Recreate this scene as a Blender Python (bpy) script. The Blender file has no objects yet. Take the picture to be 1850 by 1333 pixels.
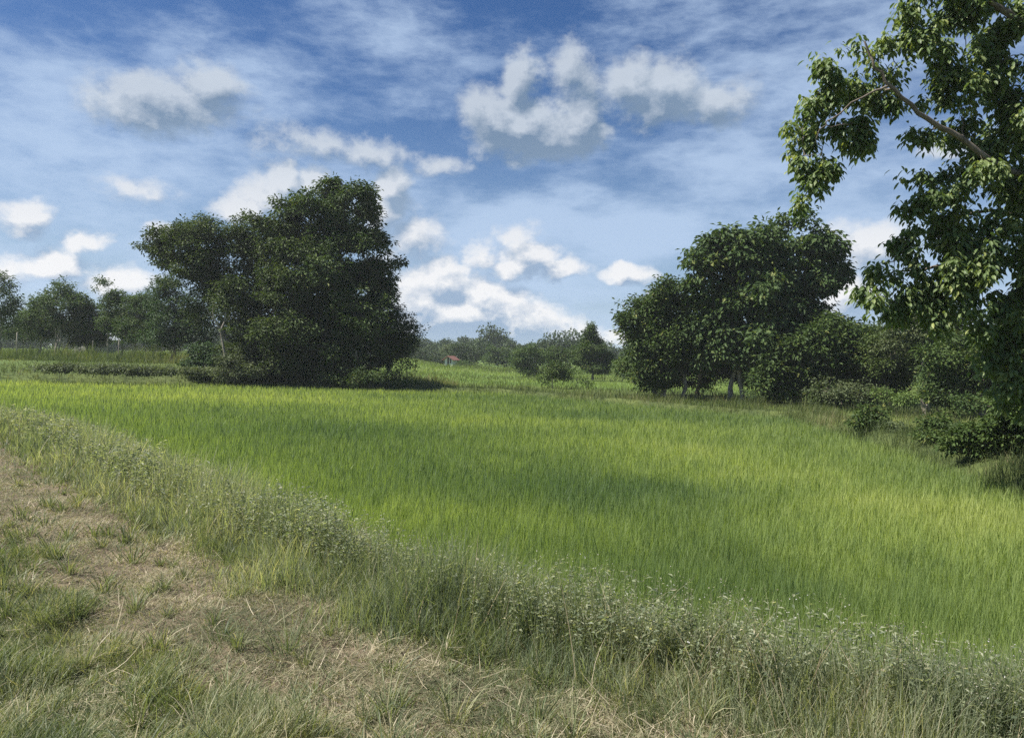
import bpy, math, random
import numpy as np
from mathutils import Vector, Matrix
R = math.radians
scene = bpy.context.scene
col = scene.collection

# ------------------------------------------------------------------ camera
W0, H0, F0 = 1850.0, 1333.0, 1400.0           # photograph size and focal length in its pixels
EYE = 2.1
PITCH, ROLL = R(0.9), R(1.49)
fwd = Vector((0, math.cos(PITCH), -math.sin(PITCH)))
r0 = Vector((1, 0, 0)); u0 = r0.cross(fwd)
right = r0 * math.cos(ROLL) + u0 * math.sin(ROLL)
up = u0 * math.cos(ROLL) - r0 * math.sin(ROLL)
cd = bpy.data.cameras.new('camera'); cam = bpy.data.objects.new('camera', cd); col.objects.link(cam)
cd.sensor_width = 36; cd.lens = 36 * F0 / W0; cd.clip_start = 0.05; cd.clip_end = 9000
M = Matrix((right, up, -fwd)).transposed().to_4x4(); M.translation = Vector((0, 0, EYE))
cam.matrix_world = M
scene.camera = cam

def ray(px, py):
    return right * ((px - W0 / 2) / F0) + up * ((H0 / 2 - py) / F0) + fwd
def at(px, py, Y):                            # the point of the place that lies at depth Y
    d = ray(px, py); k = Y / d.y
    return Vector((d.x * k, Y, EYE + d.z * k))
def on(px, py, z=0.0):                        # the point of the place that lies at height z
    d = ray(px, py); k = (z - EYE) / d.z
    return Vector((d.x * k, d.y * k, z))

# ------------------------------------------------------------------ light, sky, exposure
SUN_EL, SUN_AZ = R(52), R(-94)                # azimuth measured from +Y (view direction) towards +X
SKY_STRENGTH = 0.068
scene.view_settings.view_transform = 'Standard'
scene.view_settings.look = 'None'
scene.view_settings.exposure = 1.1
scene.view_settings.gamma = 1.0
scene.cycles.max_bounces = 6
scene.cycles.diffuse_bounces = 3
scene.cycles.glossy_bounces = 2
scene.cycles.transmission_bounces = 4
scene.cycles.caustics_reflective = False
scene.cycles.caustics_refractive = False
scene.cycles.use_denoising = False

sl = bpy.data.lights.new('sun', 'SUN'); so = bpy.data.objects.new('sun', sl); col.objects.link(so)
sl.energy = 4.8; sl.angle = R(0.55); sl.color = (1.0, 0.955, 0.87)
sdir = Vector((math.sin(SUN_AZ) * math.cos(SUN_EL), math.cos(SUN_AZ) * math.cos(SUN_EL), math.sin(SUN_EL)))
so.rotation_euler = sdir.to_track_quat('Z', 'Y').to_euler()

class NT:
    def __init__(s, tree): s.t = tree; s.n = tree.nodes; s.l = tree.links
    def new(s, typ, **kw):
        n = s.n.new(typ)
        for k, v in kw.items(): setattr(n, k, v)
        return n
    def put(s, sock, v):
        if isinstance(v, bpy.types.NodeSocket): s.l.new(v, sock)
        elif v is not None: sock.default_value = v
    def math(s, op, a, b=None, c=None, clamp=False):
        n = s.new('ShaderNodeMath', operation=op, use_clamp=clamp)
        s.put(n.inputs[0], a); s.put(n.inputs[1], b); s.put(n.inputs[2], c)
        return n.outputs[0]
    def vec(s, op, a, b=None):
        n = s.new('ShaderNodeVectorMath', operation=op)
        s.put(n.inputs[0], a); s.put(n.inputs[1], b)
        return n.outputs['Value'] if op in ('LENGTH', 'DOT_PRODUCT', 'DISTANCE') else n.outputs[0]
    def noise(s, v, scale, detail=4, rough=0.5, dist=0.0):
        n = s.new('ShaderNodeTexNoise'); s.put(n.inputs['Vector'], v)
        n.inputs['Scale'].default_value = scale; n.inputs['Detail'].default_value = detail
        n.inputs['Roughness'].default_value = rough; n.inputs['Distortion'].default_value = dist
        return n
    def rng(s, v, a, b, c=0.0, d=1.0, smooth=True):
        n = s.new('ShaderNodeMapRange', interpolation_type='SMOOTHSTEP' if smooth else 'LINEAR')
        s.put(n.inputs[0], v)
        for i, q in enumerate((a, b, c, d)): s.put(n.inputs[i + 1], q)
        return n.outputs[0]
    def mix(s, f, a, b, typ='MIX'):
        n = s.new('ShaderNodeMix', data_type='RGBA', blend_type=typ)
        s.put(n.inputs[0], f); s.put(n.inputs[6], a); s.put(n.inputs[7], b)
        return n.outputs[2]
    def comb(s, x, y, z):
        n = s.new('ShaderNodeCombineXYZ'); s.put(n.inputs[0], x); s.put(n.inputs[1], y); s.put(n.inputs[2], z)
        return n.outputs[0]

def azel(px, py):
    d = ray(px, py).normalized()
    return math.atan2(d.x, d.y), math.asin(d.z)

# cloud banks of that afternoon: where they stand in the sky (azimuth, elevation) and how wide they are
CUMULUS = [  # px, py, rx, ry, weight
    (938,150,42,52,1.15),(895,215,72,60,1.15),(945,232,80,58,1.35),(985,250,80,40,1.2),(1045,225,55,55,1.15),(990,245,70,45,1.1),(1030,125,32,50,.6),(1060,160,60,40,.4),
    (1135,150,62,46,.85),(1205,155,80,48,.95),(1280,180,75,36,.85),(1210,185,120,34,.85),
    (375,155,58,40,.9),(310,190,105,46,.85),(290,215,90,30,.7),
    (550,262,80,28,.55),(655,280,80,28,.55),(800,298,36,16,.4),
    (455,380,70,32,1.1),(490,365,60,40,1.1),(512,340,34,42,1.1),(560,340,30,30,.9),
    (705,345,36,50,1.15),(695,390,50,50,1.0),(740,440,50,40,.7),
    (35,388,40,24,.9),(150,432,30,19,.9),(105,468,36,24,.85),(95,480,70,16,.6),(10,480,50,22,.6),
    (235,515,70,26,.8),(285,415,28,20,.8),(250,342,50,16,.4),
    (803,508,62,44,1.4),(850,565,140,62,1.5),(925,585,70,55,1.4),(775,545,80,55,1.15),(840,560,110,60,1.15),(915,560,42,40,1.15),(930,595,110,50,1.05),(860,610,160,45,1.05),(1000,615,90,35,.85),(860,530,60,45,1.1),(800,580,110,50,1.1),(950,585,70,45,1.0),
    (955,462,62,32,1.15),(1005,482,62,22,1.0),(940,485,80,16,.9),(1125,490,60,13,.75),(865,460,32,30,.7),(930,430,36,20,.6),
    (1180,528,26,14,.8),(1120,610,50,12,.8),(1530,540,60,40,.95),(1570,445,70,50,.8),(1720,270,40,16,.8),
    (1800,610,60,30,.8),
]
VEIL = [
    (950,405,240,50,1.5),(1130,425,200,60,1.5),(830,430,110,55,.9),(960,500,260,70,.7),
    (180,290,260,90,.75),(60,180,170,90,.7),(330,330,110,60,.7),(90,500,200,60,.9),(300,500,120,60,.7),
    (1300,290,220,60,.4),(1350,330,150,45,.5),(1550,420,200,90,.85),(700,80,160,70,.4),(620,380,200,60,.5),
    (900,600,500,60,.8),(1700,560,300,120,.7),(420,120,160,60,.45),(1450,110,300,110,.42),(1650,260,200,140,.55),
]
w = bpy.data.worlds.new('World'); scene.world = w; w.use_nodes = True
w.cycles.sampling_method = 'MANUAL'; w.cycles.sample_map_resolution = 512
g = NT(w.node_tree); g.n.clear()
tc = g.new('ShaderNodeTexCoord').outputs['Generated']
sep = g.new('ShaderNodeSeparateXYZ'); g.l.new(tc, sep.inputs[0])
az = g.math('ARCTAN2', sep.outputs[0], sep.outputs[1]); el = g.math('ARCSINE', sep.outputs[2])
ae = g.comb(az, el, 0.0)

def cloud_group(name, blobs, nscale, detail, rough, amp, stretch, warp, lift=0.0):
    ng = bpy.data.node_groups.new(name, 'ShaderNodeTree')
    ng.interface.new_socket('P', in_out='INPUT', socket_type='NodeSocketVector')
    ng.interface.new_socket('D', in_out='OUTPUT', socket_type='NodeSocketFloat')
    q = NT(ng); gi = q.new('NodeGroupInput'); go = q.new('NodeGroupOutput')
    P = gi.outputs[0]
    wn = q.noise(q.vec('MULTIPLY', P, (1, stretch, 1)), nscale * .35, 3, .5)
    Pw = q.vec('ADD', P, q.vec('MULTIPLY', q.vec('SUBTRACT', wn.outputs['Color'], (.5, .5, .5)), (warp, warp * .7, 0)))
    wb = q.noise(q.vec('MULTIPLY', P, (1, stretch, 1)), nscale * 1.9, 4, .6)
    Pw = q.vec('ADD', Pw, q.vec('MULTIPLY', q.vec('SUBTRACT', wb.outputs['Color'], (.5, .5, .5)), (.032, .032, 0)))
    cur = None
    for (px, py, rx, ry, wt) in blobs:
        a, e = azel(px, py)
        k = 1.0 / F0
        v = q.vec('MULTIPLY', q.vec('SUBTRACT', Pw, (a, e, 0)), (1 / (rx * k), 1 / (ry * k), 0))
        f = q.math('MULTIPLY_ADD', q.vec('LENGTH', v), -wt, wt)
        cur = f if cur is None else q.math('SMOOTH_MAX', cur, f, .12)
    n = q.noise(q.vec('MULTIPLY', P, (1, stretch, 1)), nscale, detail, rough)
    n2 = q.noise(q.vec('MULTIPLY', P, (1, stretch, 1)), nscale * 2.6, 6, .6)
    s = q.math('MULTIPLY_ADD', q.math('SUBTRACT', n.outputs[0], .5), amp, q.math('ADD', cur, lift))
    # billows: rounded heads with creases between them
    s = q.math('MULTIPLY_ADD', q.math('SUBTRACT', .16, q.math('ABSOLUTE', q.math('SUBTRACT', n2.outputs[0], .5))), amp * .55, s)
    # the rest of the sky, behind and beside: scattered clouds from noise alone
    g1 = q.noise(P, 3.1, 6, .55)
    sp = q.new('ShaderNodeSeparateXYZ'); q.l.new(P, sp.inputs[0])
    out = q.rng(q.math('ABSOLUTE', sp.outputs[0]), .75, 1.0)
    hi = q.rng(sp.outputs[1], .55, .8)
    m = q.math('MAXIMUM', out, hi)
    s2 = q.math('MULTIPLY_ADD', q.math('SUBTRACT', g1.outputs[0], .56), 3.0, q.math('MULTIPLY', q.math('SUBTRACT', n.outputs[0], .5), amp))
    s2 = q.math('MULTIPLY_ADD', q.math('SUBTRACT', 1.0, m), -4.0, s2)
    q.l.new(q.math('MAXIMUM', s, s2), go.inputs[0])
    return ng
cg = cloud_group('cumulus', CUMULUS, 13.0, 9, .60, 1.8, 1.25, .055, .16)
vg = cloud_group('veil', VEIL, 5.0, 8, .62, 2.6, 2.6, .14, .2)
def useg(ng, P):
    n = g.new('ShaderNodeGroup'); n.node_tree = ng; g.put(n.inputs[0], P); return n.outputs[0]
c0 = useg(cg, ae)
c1 = useg(cg, g.vec('ADD', ae, (-.010, .020, 0)))
v0 = useg(vg, ae)
sky = g.new('ShaderNodeTexSky', sky_type='NISHITA', sun_disc=False)
sky.sun_elevation = SUN_EL; sky.sun_rotation = SUN_AZ
sky.air_density = 1.0; sky.dust_density = 0.6; sky.ozone_density = 2.5; sky.altitude = 100
hs = g.new('ShaderNodeHueSaturation'); hs.inputs['Hue'].default_value = 0.51; hs.inputs['Saturation'].default_value = 1.28; hs.inputs['Value'].default_value = 0.64
g.l.new(sky.outputs[0], hs.inputs['Color'])
skyc = hs.outputs[0]
k = 1.0 / 0.1
veil_a = g.math('MULTIPLY', g.rng(v0, -.1, 1.15), .80)
low_haze = g.math('MULTIPLY', g.rng(el, .34, -.05), .70)   # milky air towards the horizon
skyc = g.mix(low_haze, skyc, (0.29 * k, 0.395 * k, 0.56 * k, 1))
c = g.mix(veil_a, skyc, (0.35 * k, 0.45 * k, 0.60 * k, 1))
dens = g.rng(c0, -.02, .72)
body = g.rng(c0, .3, 1.3)                                 # thick middles are greyer than lit rims
lit = g.math('MULTIPLY_ADD', g.math('SUBTRACT', c0, c1), 1.5, .50)
lit = g.math('MULTIPLY_ADD', body, -.42, lit, clamp=True)
lowf = g.rng(el, .08, .30)                                # low cumulus far off in full sun, higher ones greyer
brt = g.mix(lowf, (0.64 * k, 0.64 * k, 0.65 * k, 1), (0.42 * k, 0.465 * k, 0.52 * k, 1))
drk = g.mix(lowf, (0.22 * k, 0.30 * k, 0.42 * k, 1), (0.14 * k, 0.20 * k, 0.28 * k, 1))
cc = g.mix(lit, drk, brt)
c = g.mix(g.math('MULTIPLY', dens, g.mix(lowf, (.96,) * 3 + (1,), (.84,) * 3 + (1,))), c, cc)
bg = g.new('ShaderNodeBackground'); g.l.new(c, bg.inputs[0]); bg.inputs[1].default_value = SKY_STRENGTH
g.l.new(bg.outputs[0], g.new('ShaderNodeOutputWorld').inputs[0])

# ------------------------------------------------------------------ helpers
rng = np.random.default_rng(7)
random.seed(7)

def vnoise(p, scale, seed=0, octaves=1):
    """value noise in 0..1 at points p (N,3)"""
    p = np.asarray(p, float)
    if p.shape[1] == 2: p = np.concatenate([p, np.zeros((len(p), 1))], 1)
    tot = np.zeros(len(p)); amp = 1.0; sm = 0.0
    for o in range(octaves):
        q = p * scale * (2 ** o) + 37.7 * (seed + 1) + o * 11.3
        i = np.floor(q).astype(np.int64); f = q - i; f = f * f * (3 - 2 * f)
        acc = np.zeros(len(p))
        for dx in (0, 1):
            for dy in (0, 1):
                for dz in (0, 1):
                    h = ((i[:, 0] + dx) * 374761393 + (i[:, 1] + dy) * 668265263 + (i[:, 2] + dz) * 2147483647 + seed * 974711) & 0xffffffff
                    h = (h ^ (h >> 13)) * 1274126177 & 0xffffffff
                    h = (h ^ (h >> 16)) & 0xffff
                    wgt = (f[:, 0] if dx else 1 - f[:, 0]) * (f[:, 1] if dy else 1 - f[:, 1]) * (f[:, 2] if dz else 1 - f[:, 2])
                    acc += wgt * h / 65535.0
        tot += acc * amp; sm += amp; amp *= .5
    return tot / sm
def sstep(x, a, b):
    t = np.clip((x - a) / (b - a), 0, 1); return t * t * (3 - 2 * t)
def unit(v): return v / np.maximum(np.linalg.norm(v, axis=-1, keepdims=True), 1e-9)

def tag(o, label=None, cat=None, group=None, kind=None):
    if label: o['label'] = label
    if cat: o['category'] = cat
    if group: o['group'] = group
    if kind: o['kind'] = kind
    return o

class Soup:
    """collects triangles and quads with a random value per vertex, and links them as one mesh object"""
    def __init__(s): s.v = []; s.f = []; s.r = []; s.n = 0; s.sm = []
    def add(s, verts, faces, rnd, smooth=False):
        verts = np.asarray(verts, float).reshape(-1, 3); faces = np.asarray(faces, np.int64)
        s.v.append(verts); s.f.append(faces + s.n); s.n += len(verts); s.sm.append(smooth)
        s.r.append(np.broadcast_to(np.asarray(rnd, float), (len(verts),)) if np.ndim(rnd) < 2 else rnd.reshape(-1))
    def build(s, name, mats, parent=None, origin=(0, 0, 0)):
        v = np.concatenate(s.v) - np.asarray(origin, float); r = np.concatenate(s.r)
        me = bpy.data.meshes.new(name)
        me.vertices.add(len(v)); me.vertices.foreach_set('co', v.astype(np.float32).ravel())
        li = np.concatenate([f.ravel() for f in s.f])
        cnt = np.concatenate([np.full(len(f), f.shape[1]) for f in s.f])
        st = np.concatenate([[0], np.cumsum(cnt)[:-1]])
        me.loops.add(len(li)); me.loops.foreach_set('vertex_index', li.astype(np.int32))
        me.polygons.add(len(cnt)); me.polygons.foreach_set('loop_start', st.astype(np.int32))
        me.polygons.foreach_set('use_smooth', np.concatenate([np.full(len(f), sm) for f, sm in zip(s.f, s.sm)]))
        a = me.attributes.new('rnd', 'FLOAT', 'POINT'); a.data.foreach_set('value', r.astype(np.float32))
        me.update(calc_edges=True)
        for m in (mats if isinstance(mats, (list, tuple)) else [mats]): me.materials.append(m)
        o = bpy.data.objects.new(name, me); col.objects.link(o)
        if parent: o.parent = parent
        else: o.location = origin
        return o

def blades(sp, base, h, w, azim, lean, bend, rnd, segs=2):
    """grass blades: base (N,3), height, width, lean direction, lean and bend in radians"""
    N = len(base)
    hd = np.stack([np.cos(azim), np.sin(azim), np.zeros(N)], 1)
    fa = rng.uniform(0, 2 * np.pi, N)
    side = np.stack([np.cos(fa), np.sin(fa), np.zeros(N)], 1)
    side = unit(side * .8 + np.stack([-np.sin(azim), np.cos(azim), np.zeros(N)], 1) * .5)
    pts = []; p = base.copy(); a = lean.copy()
    for i in range(segs + 1):
        t = i / segs
        wd = w * (1 - t) ** .7 * (1 if i else .8)
        if i == segs: pts.append(p[:, None, :])
        else: pts.append(np.stack([p - side * wd[:, None] / 2, p + side * wd[:, None] / 2], 1))
        st = h / segs
        p = p + hd * (np.sin(a) * st)[:, None] + np.array([0, 0, 1.0]) * (np.cos(a) * st)[:, None]
        a = a + bend / segs
    V = np.concatenate(pts, 1); nv = V.shape[1]
    off = (np.arange(N) * nv)[:, None]
    q = [[2 * i, 2 * i + 1, 2 * i + 3, 2 * i + 2] for i in range(segs - 1)]
    r = np.repeat(np.asarray(rnd, float), nv)
    first = True
    n0 = sp.n
    if q:
        F = np.concatenate([off + np.array(x) for x in q], 0)
        sp.add(V, F, r)
        T = off + np.array([2 * segs - 2, 2 * segs - 1, 2 * segs])
        sp.f.append(T + n0); sp.sm.append(False)
    else:
        sp.add(V, off + np.array([0, 1, 2]), r)

def leaves(sp, p, d, nrm, L, Wd, rnd, shape='diamond', curl=.15):
    """leaves: base p, direction d, face normal nrm"""
    N = len(p); d = unit(d); s = unit(np.cross(d, nrm)); n = unit(np.cross(s, d))
    L = np.asarray(L)[:, None]; Wd = np.asarray(Wd)[:, None]
    if shape == 'diamond':
        m = p + d * L * .45 + n * Wd * .12
        V = np.stack([p, m + s * Wd * .5 , p + d * L - n * L * curl, m - s * Wd * .5], 1)
        off = (np.arange(N) * 4)[:, None]
        sp.add(V, off + np.array([0, 1, 2, 3]), np.repeat(rnd, 4))
    else:
        k1 = p + d * L * .25; k2 = p + d * L * .62 - n * L * curl * .35
        tip = p + d * L * .98 - n * L * curl * 1.1
        fold = -n * Wd * .14
        m1 = k1; m2 = k2
        V = np.stack([p, k1 + s * Wd * .40 - fold, k1 - s * Wd * .40 - fold, k2 + s * Wd * .5 - fold, k2 - s * Wd * .5 - fold, tip, m1, m2], 1)
        off = (np.arange(N) * 8)[:, None]
        Q = np.concatenate([off + np.array(x) for x in ([6, 1, 3, 7], [2, 6, 7, 4])], 0)
        n0 = sp.n
        sp.add(V, Q, np.repeat(rnd, 8))
        T = np.concatenate([off + np.array(x) for x in ([0, 1, 6], [0, 6, 2], [7, 3, 5], [4, 7, 5])], 0)
        sp.f.append(T + n0); sp.sm.append(False)

def tube(sp, pts, rad, sides=7, rnd=.5):
    pts = np.asarray(pts, float); n = len(pts); rad = np.asarray(rad, float)
    t = unit(np.gradient(pts, axis=0)); ref = np.array([.3, .9, .1])
    a = unit(np.cross(t, ref)); b = np.cross(t, a)
    ang = np.linspace(0, 2 * np.pi, sides, endpoint=False)
    V = pts[:, None] + (a[:, None] * np.cos(ang)[None, :, None] + b[:, None] * np.sin(ang)[None, :, None]) * rad[:, None, None]
    F = []
    for i in range(n - 1):
        for j in range(sides):
            k = (j + 1) % sides
            F.append([i * sides + j, i * sides + k, (i + 1) * sides + k, (i + 1) * sides + j])
    sp.add(V, F, rnd, smooth=True)

def tubes3(sp, A, B, ra, rb, rnd=.5, sag=0.0):
    """many thin three-sided twigs from A to B at once"""
    N = len(A); t = unit(B - A); a = unit(np.cross(t, np.array([.31, .2, .93]))); b = np.cross(t, a)
    Mid = (A + B) / 2 + rng.normal(0, .05, (N, 3)) * np.linalg.norm(B - A, axis=1)[:, None] + np.array([0, 0, sag])
    rings = []
    for P, r in ((A, ra), (Mid, (ra + rb) / 2), (B, rb)):
        rings += [P + (a * math.cos(x) + b * math.sin(x)) * r for x in (0, 2.094, 4.189)]
    V = np.stack(rings, 1); off = (np.arange(N) * 9)[:, None]; F = []
    for i in (0, 3):
        for j in range(3):
            k = (j + 1) % 3; F.append(off + np.array([i + j, i + k, i + 3 + k, i + 3 + j]))
    sp.add(V, np.concatenate(F, 0), rnd, smooth=True)

# ------------------------------------------------------------------ materials
def mat(name): 
    m = bpy.data.materials.new(name); m.use_nodes = True; q = NT(m.node_tree); q.n.clear()
    return m, q, q.new('ShaderNodeOutputMaterial')
def ramp(q, f, stops):
    n = q.new('ShaderNodeValToRGB'); q.put(n.inputs[0], f); e = n.color_ramp.elements
    while len(e) < len(stops): e.new(0.5)
    for x, (pos, c) in zip(e, stops): x.position = pos; x.color = (*c, 1)
    return n.outputs[0]
def leaf_mat(name, stops, trans=.35, rough=.6, spec=.2, patch=None, pscale=.3):
    m, q, out = mat(name)
    at_ = q.new('ShaderNodeAttribute', attribute_name='rnd').outputs['Fac']
    c = ramp(q, at_, stops)
    geo = q.new('ShaderNodeNewGeometry')
    nz = q.noise(geo.outputs['Position'], pscale, 3, .6)
    if patch:
        c = q.mix(q.rng(nz.outputs[0], .42, .62), c, patch, 'MULTIPLY')
    pr = q.new('ShaderNodeBsdfPrincipled')
    q.l.new(c, pr.inputs['Base Color']); pr.inputs['Roughness'].default_value = rough
    pr.inputs['Specular IOR Level'].default_value = spec
    tr = q.new('ShaderNodeBsdfTranslucent')
    q.l.new(q.mix(1.0, c, (1.25, 1.3, .55, 1), 'MULTIPLY'), tr.inputs[0])
    mx = q.new('ShaderNodeMixShader'); mx.inputs[0].default_value = trans
    q.l.new(pr.outputs[0], mx.inputs[1]); q.l.new(tr.outputs[0], mx.inputs[2]); q.l.new(mx.outputs[0], out.inputs[0])
    return m
def bark_mat(name, c1, c2, scale=9):
    m, q, out = mat(name)
    geo = q.new('ShaderNodeNewGeometry')
    p = q.vec('MULTIPLY', geo.outputs['Position'], (1, 1, .35))
    nz = q.noise(p, scale, 6, .65)
    c = q.mix(q.rng(nz.outputs[0], .35, .65), (*c1, 1), (*c2, 1))
    pr = q.new('ShaderNodeBsdfPrincipled'); q.l.new(c, pr.inputs['Base Color']); pr.inputs['Roughness'].default_value = .9
    b = q.new('ShaderNodeBump'); b.inputs['Strength'].default_value = .6; b.inputs['Distance'].default_value = .03
    q.l.new(nz.outputs[0], b.inputs['Height']); q.l.new(b.outputs[0], pr.inputs['Normal'])
    q.l.new(pr.outputs[0], out.inputs[0]); return m

ML = {
 'dark':  leaf_mat('dark_leaf', [(0, (0.034, 0.059, 0.019)), (.6, (0.062, 0.101, 0.025)), (.93, (0.109, 0.147, 0.036)), (1, (0.186, 0.197, 0.055))], .22),
 'feather': leaf_mat('feathery_leaf', [(0, (0.037, 0.059, 0.017)), (.6, (0.064, 0.097, 0.024)), (1, (0.118, 0.142, 0.040))], .25),
 'mid':   leaf_mat('mid_green_leaf', [(0, (0.040, 0.072, 0.023)), (.6, (0.070, 0.114, 0.036)), (.95, (0.128, 0.163, 0.049)), (1, (0.15, 0.17, 0.05))], .28),
 'near':  leaf_mat('glossy_large_leaf', [(0, (0.073, 0.118, 0.044)), (.55, (0.137, 0.193, 0.070)), (.97, (0.239, 0.284, 0.110)), (.999, (0.338, 0.315, 0.101)), (1, (0.30, 0.33, 0.11))], .38, .5, .35),
 'light': leaf_mat('pale_green_leaf', [(0, (0.065, 0.111, 0.029)), (.6, (0.111, 0.169, 0.046)), (1, (0.195, 0.247, 0.078))], .3),
 'grey':  leaf_mat('grey_green_leaf', [(0, (0.063, 0.084, 0.039)), (.6, (0.105, 0.133, 0.063)), (1, (0.182, 0.210, 0.098))], .25),
 'teal':  leaf_mat('blue_green_leaf', [(0, (0.032, 0.062, 0.024)), (.6, (0.052, 0.095, 0.038)), (1, (0.093, 0.138, 0.053))], .25),
 'far':   leaf_mat('far_leaf', [(0, (0.037, 0.060, 0.027)), (.6, (0.056, 0.084, 0.037)), (1, (0.094, 0.121, 0.051))], .2),
}
MB_ = {
 'bark': bark_mat('brown_bark', (.10, .08, .06), (.20, .165, .13)),
 'pale': bark_mat('pale_bark', (.24, .20, .16), (.42, .37, .31)),
 'grey': bark_mat('grey_bark', (.13, .115, .10), (.30, .27, .235)),
}

# ------------------------------------------------------------------ lie of the land
WN = np.array([(-75, 86), (-45, 50), (-19, 22.5)] + [on(px, py, .5)[:2] for px, py in ((0,790),(150,880),(300,955),(500,1042),(700,1125),(850,1175),(1000,1215),(1300,1300),(1600,1375),(1850,1430))] + [(6, 1.2), (30, -8)])
VW = np.array([(-20, 2.0), (-6, 1.75), (-3, 1.5), (-1, 1.2), (.3, 1.0)])     # how wide the verge is
def tdist(x, y):
    """distance beyond the near foot of the weedy verge (positive towards the rice, 1 at the rice)"""
    yw = np.interp(x, WN[:, 0], WN[:, 1]); e = .4
    sl_ = (np.interp(x + e, WN[:, 0], WN[:, 1]) - np.interp(x - e, WN[:, 0], WN[:, 1])) / (2 * e)
    t = (y - yw) / np.sqrt(1 + sl_ ** 2)
    return np.where(t > 0, t / np.interp(x, VW[:, 0], VW[:, 1]), t)
def pt(px, py, z): p = on(px, py, z); return (p.x, p.y)
CORN = pt(1425, 742, .4)
FARE = [pt(-400, 668, .4), pt(0, 679, .4), pt(380, 686, .4), pt(900, 701, .4), pt(1150, 721, .4), CORN]
RIGHTE = [CORN, pt(1640, 800, .4), pt(1850, 868, .4), (6.9, 8.0), (6.0, 2.0)]
fe = np.array(FARE); re_ = np.array(RIGHTE[::-1])
def fdist(x, y):   # + inside the field from the far edge
    yy = np.interp(x, fe[:, 0], fe[:, 1]); return (yy - y) * .85
def rdist(x, y):   # + inside the field from the right edge
    xx = np.interp(y, re_[:, 1], re_[:, 0]); return xx - x
def height(x, y):
    x = np.asarray(x, float); y = np.asarray(y, float)
    t = tdist(x, y)
    z = .5 * (1 - sstep(t, .25, 1.15))
    p = np.stack([x, y], 1) if x.ndim == 1 else None
    f = fdist(x, y); r = rdist(x, y)
    inside = (t > .6) & (f > 0) & (r > 0)
    # dyke along the far edge and the right edge of the field
    m = np.exp(-((f + .9) / .55) ** 2) * .32 * (r > -.8)
    m2 = np.exp(-((r + .8) / .55) ** 2) * .38 * (f > -1.4)
    z = z + np.where(t > 1, np.maximum(m, m2), 0)
    # bank on the left behind the rice, and the low rise under the tree clump
    z = z + 1.15 * sstep(-f, .2, 3.2) * sstep(-x, 9.5, 14.5) * (t > 1)
    z = z + .35 * sstep(-f, .5, 3) * sstep(-x, 2.0, 6.0) * (1 - sstep(-x, 9.5, 14.5)) * (t > 1)
    return z
def Hh(x, y):
    x = np.atleast_1d(np.asarray(x, float)); y = np.atleast_1d(np.asarray(y, float))
    P = np.stack([x, y], 1)
    d = np.hypot(x, y)
    return height(x, y) + (vnoise(P, 1.1, 3, 3) - .5) * .09 * (1 - sstep(d, 60, 200)) + (vnoise(P, 4.0, 4, 4) - .5) * .085 * (1 - sstep(d, 8, 20))

def build_ground():
    def axis(segs):
        a = []
        for s, e, n in segs: a += list(np.linspace(s, e, n, endpoint=False))
        return np.array(a + [segs[-1][1]])
    xs = axis([(-5000, -300, 12), (-300, -60, 24), (-60, -20, 60), (-20, -6, 90), (-6, 6, 200), (6, 20, 90), (20, 60, 50), (60, 300, 24), (300, 5000, 12)])
    ys = axis([(-600, -10, 20), (-10, 1, 30), (1, 8, 130), (8, 20, 110), (20, 60, 180), (60, 300, 50), (300, 6000, 20)])
    X, Y = np.meshgrid(xs, ys); Z = Hh(X.ravel(), Y.ravel())
    V = np.stack([X.ravel(), Y.ravel(), Z], 1); nx = len(xs); ny = len(ys)
    i = (np.arange(ny - 1)[:, None] * nx + np.arange(nx - 1)[None]).ravel()
    F = np.stack([i, i + 1, i + nx + 1, i + nx], 1)
    t = tdist(V[:, 0], V[:, 1]); path = np.exp(-((t + .65) / .5) ** 2)
    sp = Soup(); sp.add(V, F, np.where(t > 1.2, 0, .25 + .75 * path) * (1 - sstep(t, .2, 1.2)), smooth=True)
    m, q, out = mat('soil_and_turf')
    at_ = q.new('ShaderNodeAttribute', attribute_name='rnd').outputs['Fac']
    P = q.new('ShaderNodeNewGeometry').outputs['Position']
    n1 = q.noise(P, 14, 7, .65); n2 = q.noise(P, 1.3, 5, .6); n3 = q.noise(P, .035, 5, .6); n4 = q.noise(P, 60, 4, .6)
    soil = q.mix(q.rng(n1.outputs[0], .35, .65), (.080, .063, .043, 1), (.19, .150, .100, 1))
    turf = q.mix(q.rng(n2.outputs[0], .35, .65), (.050, .070, .022, 1), (.095, .12, .035, 1))
    far = q.mix(q.rng(n3.outputs[0], .38, .60), (.085, .15, .030, 1), (.15, .21, .045, 1))
    dist = q.rng(q.vec('LENGTH', P), 45, 60)
    base = q.mix(dist, turf, far)
    c = q.mix(q.rng(q.math('MULTIPLY_ADD', n1.outputs[0], .3, at_), .25, .7), base, soil)
    c = q.mix(q.math('MULTIPLY', q.rng(n4.outputs[0], .4, .7), .35), c, (.05, .045, .03, 1))
    pr = q.new('ShaderNodeBsdfPrincipled'); q.l.new(c, pr.inputs['Base Color']); pr.inputs['Roughness'].default_value = .95
    pr.inputs['Specular IOR Level'].default_value = .15
    b = q.new('ShaderNodeBump'); b.inputs['Strength'].default_value = .8; b.inputs['Distance'].default_value = .03
    q.l.new(n1.outputs[0], b.inputs['Height']); q.l.new(b.outputs[0], pr.inputs['Normal']); q.l.new(pr.outputs[0], out.inputs[0])
    tag(sp.build('ground', m), kind='structure')
build_ground()

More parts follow.
